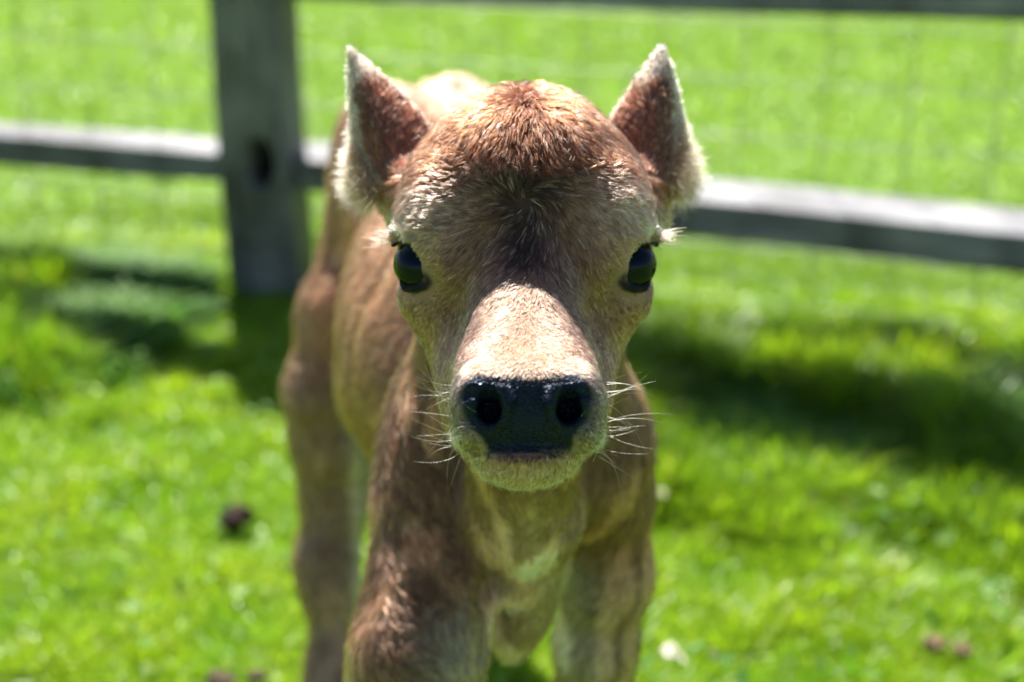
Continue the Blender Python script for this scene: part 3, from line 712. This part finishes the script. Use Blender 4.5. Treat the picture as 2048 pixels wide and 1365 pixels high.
# broad leaves (clover, plantain) scattered in the turf
def leaves(n, seed):
    r = np.random.default_rng(seed); yy = .9 + 2.6 * r.random(n); xx = (r.random(n) * 2 - 1) * (.42 * yy + .3)
    P2 = np.stack([xx, yy, yy * 0], 1); w_ = (noise(P2, 5, 7) > .42) | (np.abs(yy - fence_y(xx) + .35) < .35); xx, yy = xx[w_], yy[w_]; n = len(xx)
    z = .02 + .035 * r.random(n); s = .004 + .006 * r.random(n); az = r.random(n) * 6.283; ti = r.normal(0, .5, (n, 2))
    V = np.zeros((n, 9, 3)); ang = np.arange(8) * math.pi / 4
    V[:, 8] = np.stack([xx, yy, z - s * .15], 1)
    for k_ in range(8):
        ex, ey = np.cos(ang[k_]) * s * 1.3, np.sin(ang[k_]) * s * .8; X = ex * np.cos(az) - ey * np.sin(az); Y = ex * np.sin(az) + ey * np.cos(az)
        V[:, k_] = np.stack([xx + X, yy + Y, z + ti[:, 0] * X + ti[:, 1] * Y], 1)
    a = np.arange(n) * 9; F = np.concatenate([np.stack([a + 8, a + q, a + (q + 1) % 8, a + (q + 2) % 8], 1) for q in (0, 2, 4, 6)])
    c = np.repeat(mix(np.tile(np.array([.07, .20, .03]), (n, 1)), (.22, .36, .07), r.random(n)), 9, 0)
    tag(mesh_obj('clover', V.reshape(-1, 3), F, M_CLOVER, attrs={'blade_colour': c}), 'low broad clover leaves mixed into the grass', 'clover', kind='stuff')
leaves(1500, 8)

# ------------------------------------------------------------------ fence
def wood_material(scl, k):
    m, nt, b = nodemat('weathered_wood'); tc = nt.nodes.new('ShaderNodeTexCoord')
    mp = nt.nodes.new('ShaderNodeMapping'); nt.links.new(tc.outputs['Object'], mp.inputs[0]); mp.inputs['Scale'].default_value = scl
    n1 = nd(nt, 'ShaderNodeTexNoise', Scale=1.2, Detail=8.0, Roughness=.65, Distortion=.4); nt.links.new(mp.outputs[0], n1.inputs['Vector'])
    n2 = nd(nt, 'ShaderNodeTexNoise', Scale=6.0, Detail=4.0); nt.links.new(tc.outputs['Object'], n2.inputs['Vector'])
    c1 = ramp(nt, n1.outputs[0], [(.3, (.12 * k, .125 * k, .15 * k)), (.55, (.32 * k, .315 * k, .335 * k)), (.8, (.55 * k, .54 * k, .54 * k))])
    mx = nd(nt, 'ShaderNodeMix', data_type='RGBA', blend_type='MULTIPLY'); mx.inputs[0].default_value = .9
    nt.links.new(c1, mx.inputs[6]); nt.links.new(ramp(nt, n2.outputs[0], [(.38, (.30, .29, .27)), (.5, (.8, .8, .8)), (.62, (1.25, 1.25, 1.2))]), mx.inputs[7])
    nt.links.new(mx.outputs[2], b.inputs['Base Color']); b.inputs['Roughness'].default_value = .5
    bp = nd(nt, 'ShaderNodeBump', Strength=.6, Distance=.01); nt.links.new(n1.outputs[0], bp.inputs['Height']); nt.links.new(bp.outputs[0], b.inputs['Normal'])
    return m
M_WOOD, M_POST = wood_material((3, 40, 40), .62), wood_material((40, 40, 3), .52)
fang = math.atan2(FDIR[1], FDIR[0]); fence = empty('rail_fence', (-.53, fence_y(-.53), 0)); fence.rotation_euler = (0, 0, fang)
tag(fence, 'weathered grey split rail fence with wire mesh running behind the calf', 'fence')
FLOC = np.array([-.53, fence_y(-.53), 0])
def hewn(name, prof, x0, x1, z0, z1, y0, y1, seed, taper=.12):
    """split rail along local X; prof = section polygon (y,z)"""
    r = np.random.default_rng(seed); n = 26; m_ = len(prof); V = []
    for i in range(n + 1):
        t = i / n; e = min(t, 1 - t) * (x1 - x0); sc = 1 - taper * max(0, 1 - e / .18)
        for (py, pz) in prof:
            q = np.array([[t * 3, py * 8 + seed, pz * 8]]); w_ = (noise(q, 1.7, seed) [0] - .5) * .014; w2 = (noise(q + 5, 1.7, seed)[0] - .5) * .012
            V.append((x0 + (x1 - x0) * t, y0 + (y1 - y0) * t + py * sc + w_, z0 + (z1 - z0) * t + pz * sc + w2 + .010 * math.sin(t * 4 + seed)))
    F = [(i * m_ + j, i * m_ + (j + 1) % m_, (i + 1) * m_ + (j + 1) % m_, (i + 1) * m_ + j) for i in range(n) for j in range(m_)]
    F += [tuple(range(m_))[::-1], tuple(n * m_ + j for j in range(m_))]
    o = mesh_mixed(name, V, F, M_WOOD, fence, smooth=False)
    bv = o.modifiers.new('bevel', 'BEVEL'); bv.width = .004; bv.segments = 2; bv.limit_method = 'ANGLE'; return o
PR = [(-.074, -.036), (.060, -.042), (.086, .020), (.055, .042), (-.070, .036)]
# rails: (x0,x1 along the fence from the post, z0,z1 centre heights)
hewn('rail', [(y_ * .66, z_ * .88) for y_, z_ in PR], -2.55, -.02, .250, .268, .0, .03, 1); hewn('rail', PR, .050, 2.62, .244, .254, .068, -.01, 2)
hewn('rail', PR, -2.55, .015, .660, .668, .0, .03, 3); hewn('rail', PR, -.03, 2.62, .655, .715, .068, -.01, 4)
hewn('rail', PR, -.03, 2.62, .80, .98, .068, -.01, 5)
def post(px, h, wx, wy, lean, seed, holes):
    r = np.random.default_rng(seed); n, m_ = 40, 20; V = []
    for i in range(n + 1):
        t = i / n; z = -.06 + (h + .06) * t; sc = 1 - .05 * t - .10 * max(0, (t - .95) / .05)
        for j in range(m_):
            a = 2 * math.pi * (j + .5) / m_; c_, s_ = math.cos(a), math.sin(a); e = .42
            px_ = abs(c_) ** e * (1 if c_ > 0 else -1) * wx; py_ = abs(s_) ** e * (1 if s_ > 0 else -1) * wy
            q = np.array([[c_ * 1.4 + seed, s_ * 1.4, z * 1.1]]); d_ = (noise(q, 2.2, seed)[0] - .5) * .022
            V.append((px + (px_ * (sc + d_ / wx)) + lean * (z - .3), py_ * (sc + d_ / wy) + .02, z))
    F = [(i * m_ + j, i * m_ + (j + 1) % m_, (i + 1) * m_ + (j + 1) % m_, (i + 1) * m_ + j) for i in range(n) for j in range(m_)]
    F += [tuple(range(m_))[::-1], tuple(n * m_ + j for j in range(m_))]
    o = mesh_mixed('post', V, F, M_POST, fence, smooth=True)
    for k_, (hz, hx) in enumerate(holes):                           # mortises
        hv = []; nn = 16
        for yy_ in (-.3, .045):
            for j in range(nn):
                a = 2 * math.pi * j / nn; hv.append((px + hx +   .028 * math.cos(a), yy_, hz + .052 * math.sin(a)))
        hf = [(j, (j + 1) % nn, nn + (j + 1) % nn, nn + j) for j in range(nn)] + [tuple(range(nn))[::-1], tuple(range(nn, 2 * nn))]
        yield_cut.append((o, hv, hf))
    return o
yield_cut = []
def wood_knot_cut():
    for o, hv, hf in yield_cut:
        me = bpy.data.meshes.new('mortise_cut'); me.from_pydata(hv, [], hf); outward(me); c = bpy.data.objects.new('mortise_cut', me); scn.collection.objects.link(c)
        c.parent = fence; bpy.context.view_layer.update()
        md = o.modifiers.new('mortise', 'BOOLEAN'); md.operation = 'DIFFERENCE'; md.object = c; md.solver = 'EXACT'
        bpy.context.view_layer.update(); dg = bpy.context.evaluated_depsgraph_get(); nm = bpy.data.meshes.new_from_object(o.evaluated_get(dg))
        o.modifiers.clear(); o.data = nm; bpy.data.objects.remove(c)
post(.01, .86, .078, .072, -.02, 1, [(.290, .030), (.69, .0)])
post(-2.6, .98, .08, .075, .02, 2, []); post(2.68, .97, .08, .075, .01, 3, [])
wood_knot_cut()
# wire mesh stapled to the far side
m_w, ntw, bw = nodemat('galvanised_wire'); bw.inputs['Base Color'].default_value = (.20, .21, .21, 1); bw.inputs['Metallic'].default_value = .7; bw.inputs['Roughness'].default_value = .5
WV, WF = [], []
def wire(p, q, r=.0017, n=5):
    p, q = np.array(p), np.array(q); d_ = norm((q - p)[None])[0]; a_ = np.array([0, 1.0, 0]); b_ = np.cross(d_, a_); o_ = len(WV)
    for e_ in (p, q):
        for j in range(n): WV.append(e_ + r * (a_ * math.cos(j * 2 * math.pi / n) + b_ * math.sin(j * 2 * math.pi / n)))
    for j in range(n): WF.append((o_ + j, o_ + (j + 1) % n, o_ + n + (j + 1) % n, o_ + n + j))
for i in range(33): xw = -2.5 + i * .158; wire((xw, .115, .02), (xw + .004, .115, .93))
for k_ in range(9): wire((-2.55, .118, .03 + k_ * .112), (2.62, .118, .035 + k_ * .112))
mesh_mixed('wire_mesh', WV, WF, m_w, fence)

# ------------------------------------------------------------------ bits lying in the grass
def gpt(u, v, z=0.0):
    dv = at(u, v, 1.0) - C0; t = (z - CAM_H) / dv[2]; return C0 + dv * t
def clod(name, label, cat, u, v, size, col, seed, flat=.6, z=.02, group=None):
    mm, ntc, bc = nodemat(name + '_dirt'); tcx = ntc.nodes.new('ShaderNodeTexCoord'); nn = nd(ntc, 'ShaderNodeTexNoise', Scale=60.0, Detail=8.0); ntc.links.new(tcx.outputs['Object'], nn.inputs['Vector'])
    ntc.links.new(ramp(ntc, nn.outputs[0], [(.3, tuple(c * .5 for c in col)), (.7, tuple(c * 1.4 for c in col))]), bc.inputs['Base Color']); bc.inputs['Roughness'].default_value = .9
    c = gpt(u, v, z); V = SV * (1 + (noise(SV + seed, 2.2, seed) - .5) * .7 + (noise(SV + seed, 7, seed) - .5) * .25)[:, None] * np.array([size, size * .8, size * flat])
    return tag(mesh_mixed(name, V, SF + ST, mm, None, loc=c), label, cat, group)
clod('dung_clod', 'dark brown clod of dung lying in the grass left of the calf', 'dung', 468, 1036, .026, (.045, .022, .014), 1, .7, .024)
clod('dung_clod', 'brown crumbly dung clod in the grass at the lower right, left one of a pair', 'dung', 1868, 1287, .016, (.13, .085, .04), 2, .45, .016, 'pair of dung clods at the lower right')
clod('dung_clod', 'brown crumbly dung clod in the grass at the lower right, right one of a pair', 'dung', 1925, 1300, .013, (.13, .085, .04), 3, .45, .016, 'pair of dung clods at the lower right')
clod('dung_clod', 'dark dung clod at the bottom edge beside the calf, left one of two', 'dung', 440, 1362, .018, (.07, .045, .025), 4, .5, .02, 'two dark clods at the bottom edge')
clod('dung_clod', 'dark dung clod at the bottom edge beside the calf, right one of two', 'dung', 515, 1352, .012, (.07, .045, .025), 5, .5, .02, 'two dark clods at the bottom edge')
mp_, ntp, bpn = nodemat('dry_leaf'); bpn.inputs['Roughness'].default_value = .5
tcx = ntp.nodes.new('ShaderNodeTexCoord'); nn = nd(ntp, 'ShaderNodeTexNoise', Scale=80.0, Detail=3.0); ntp.links.new(tcx.outputs['Object'], nn.inputs['Vector'])
ntp.links.new(ramp(ntp, nn.outputs[0], [(.3, (.55, .48, .36)), (.7, (.78, .74, .64))]), bpn.inputs['Base Color'])
def dry_leaf(label, u, v, L, W, az, seed, z=.045):
    n = 9; V = []; r = np.random.default_rng(seed)
    for top in (0, 1):
        for i in range(n):
            t = i / (n - 1); hw = W * math.sin(math.pi * min(1, t * .92 + .04)) ** .7
            for j in (-1, -.5, 0, .5, 1):
                V.append((L * (t - .5), hw * j, .010 * math.sin(t * 3 + seed) + .006 * j * j + .0012 * top + .003 * math.sin(9 * t + j * 3)))
    F = []
    m_ = n * 5
    for i in range(n - 1):
        for j in range(4):
            a = i * 5 + j; F.append((a, a + 5, a + 6, a + 1)); F.append((m_ + a, m_ + a + 1, m_ + a + 6, m_ + a + 5))
    bd = [i * 5 for i in range(n)] + [(n - 1) * 5 + j for j in range(1, 5)] + [i * 5 + 4 for i in range(n - 2, -1, -1)] + [3, 2, 1]
    F += [(bd[i], bd[(i + 1) % len(bd)], m_ + bd[(i + 1) % len(bd)], m_ + bd[i]) for i in range(len(bd))]
    o = mesh_mixed('dry_leaf', V, F, mp_, None, loc=gpt(u, v, z)); o.rotation_euler = (.2, .1, az); tag(o, label, 'leaf', 'dry leaves in the grass')
dry_leaf('large pale dry leaf in the grass at the lower right beside the foreleg', 1345, 1318, .036, .012, .3, 1)
dry_leaf('small pale dry leaf just right of the large pale leaf', 1428, 1316, .014, .007, 1.0, 2)
dry_leaf('small pale dry leaf directly beside the shoulder on the right', 1322, 985, .022, .010, .9, 3)
dry_leaf('small pale dry leaf in the shaded grass at the right', 1538, 945, .018, .010, 1.4, 4)
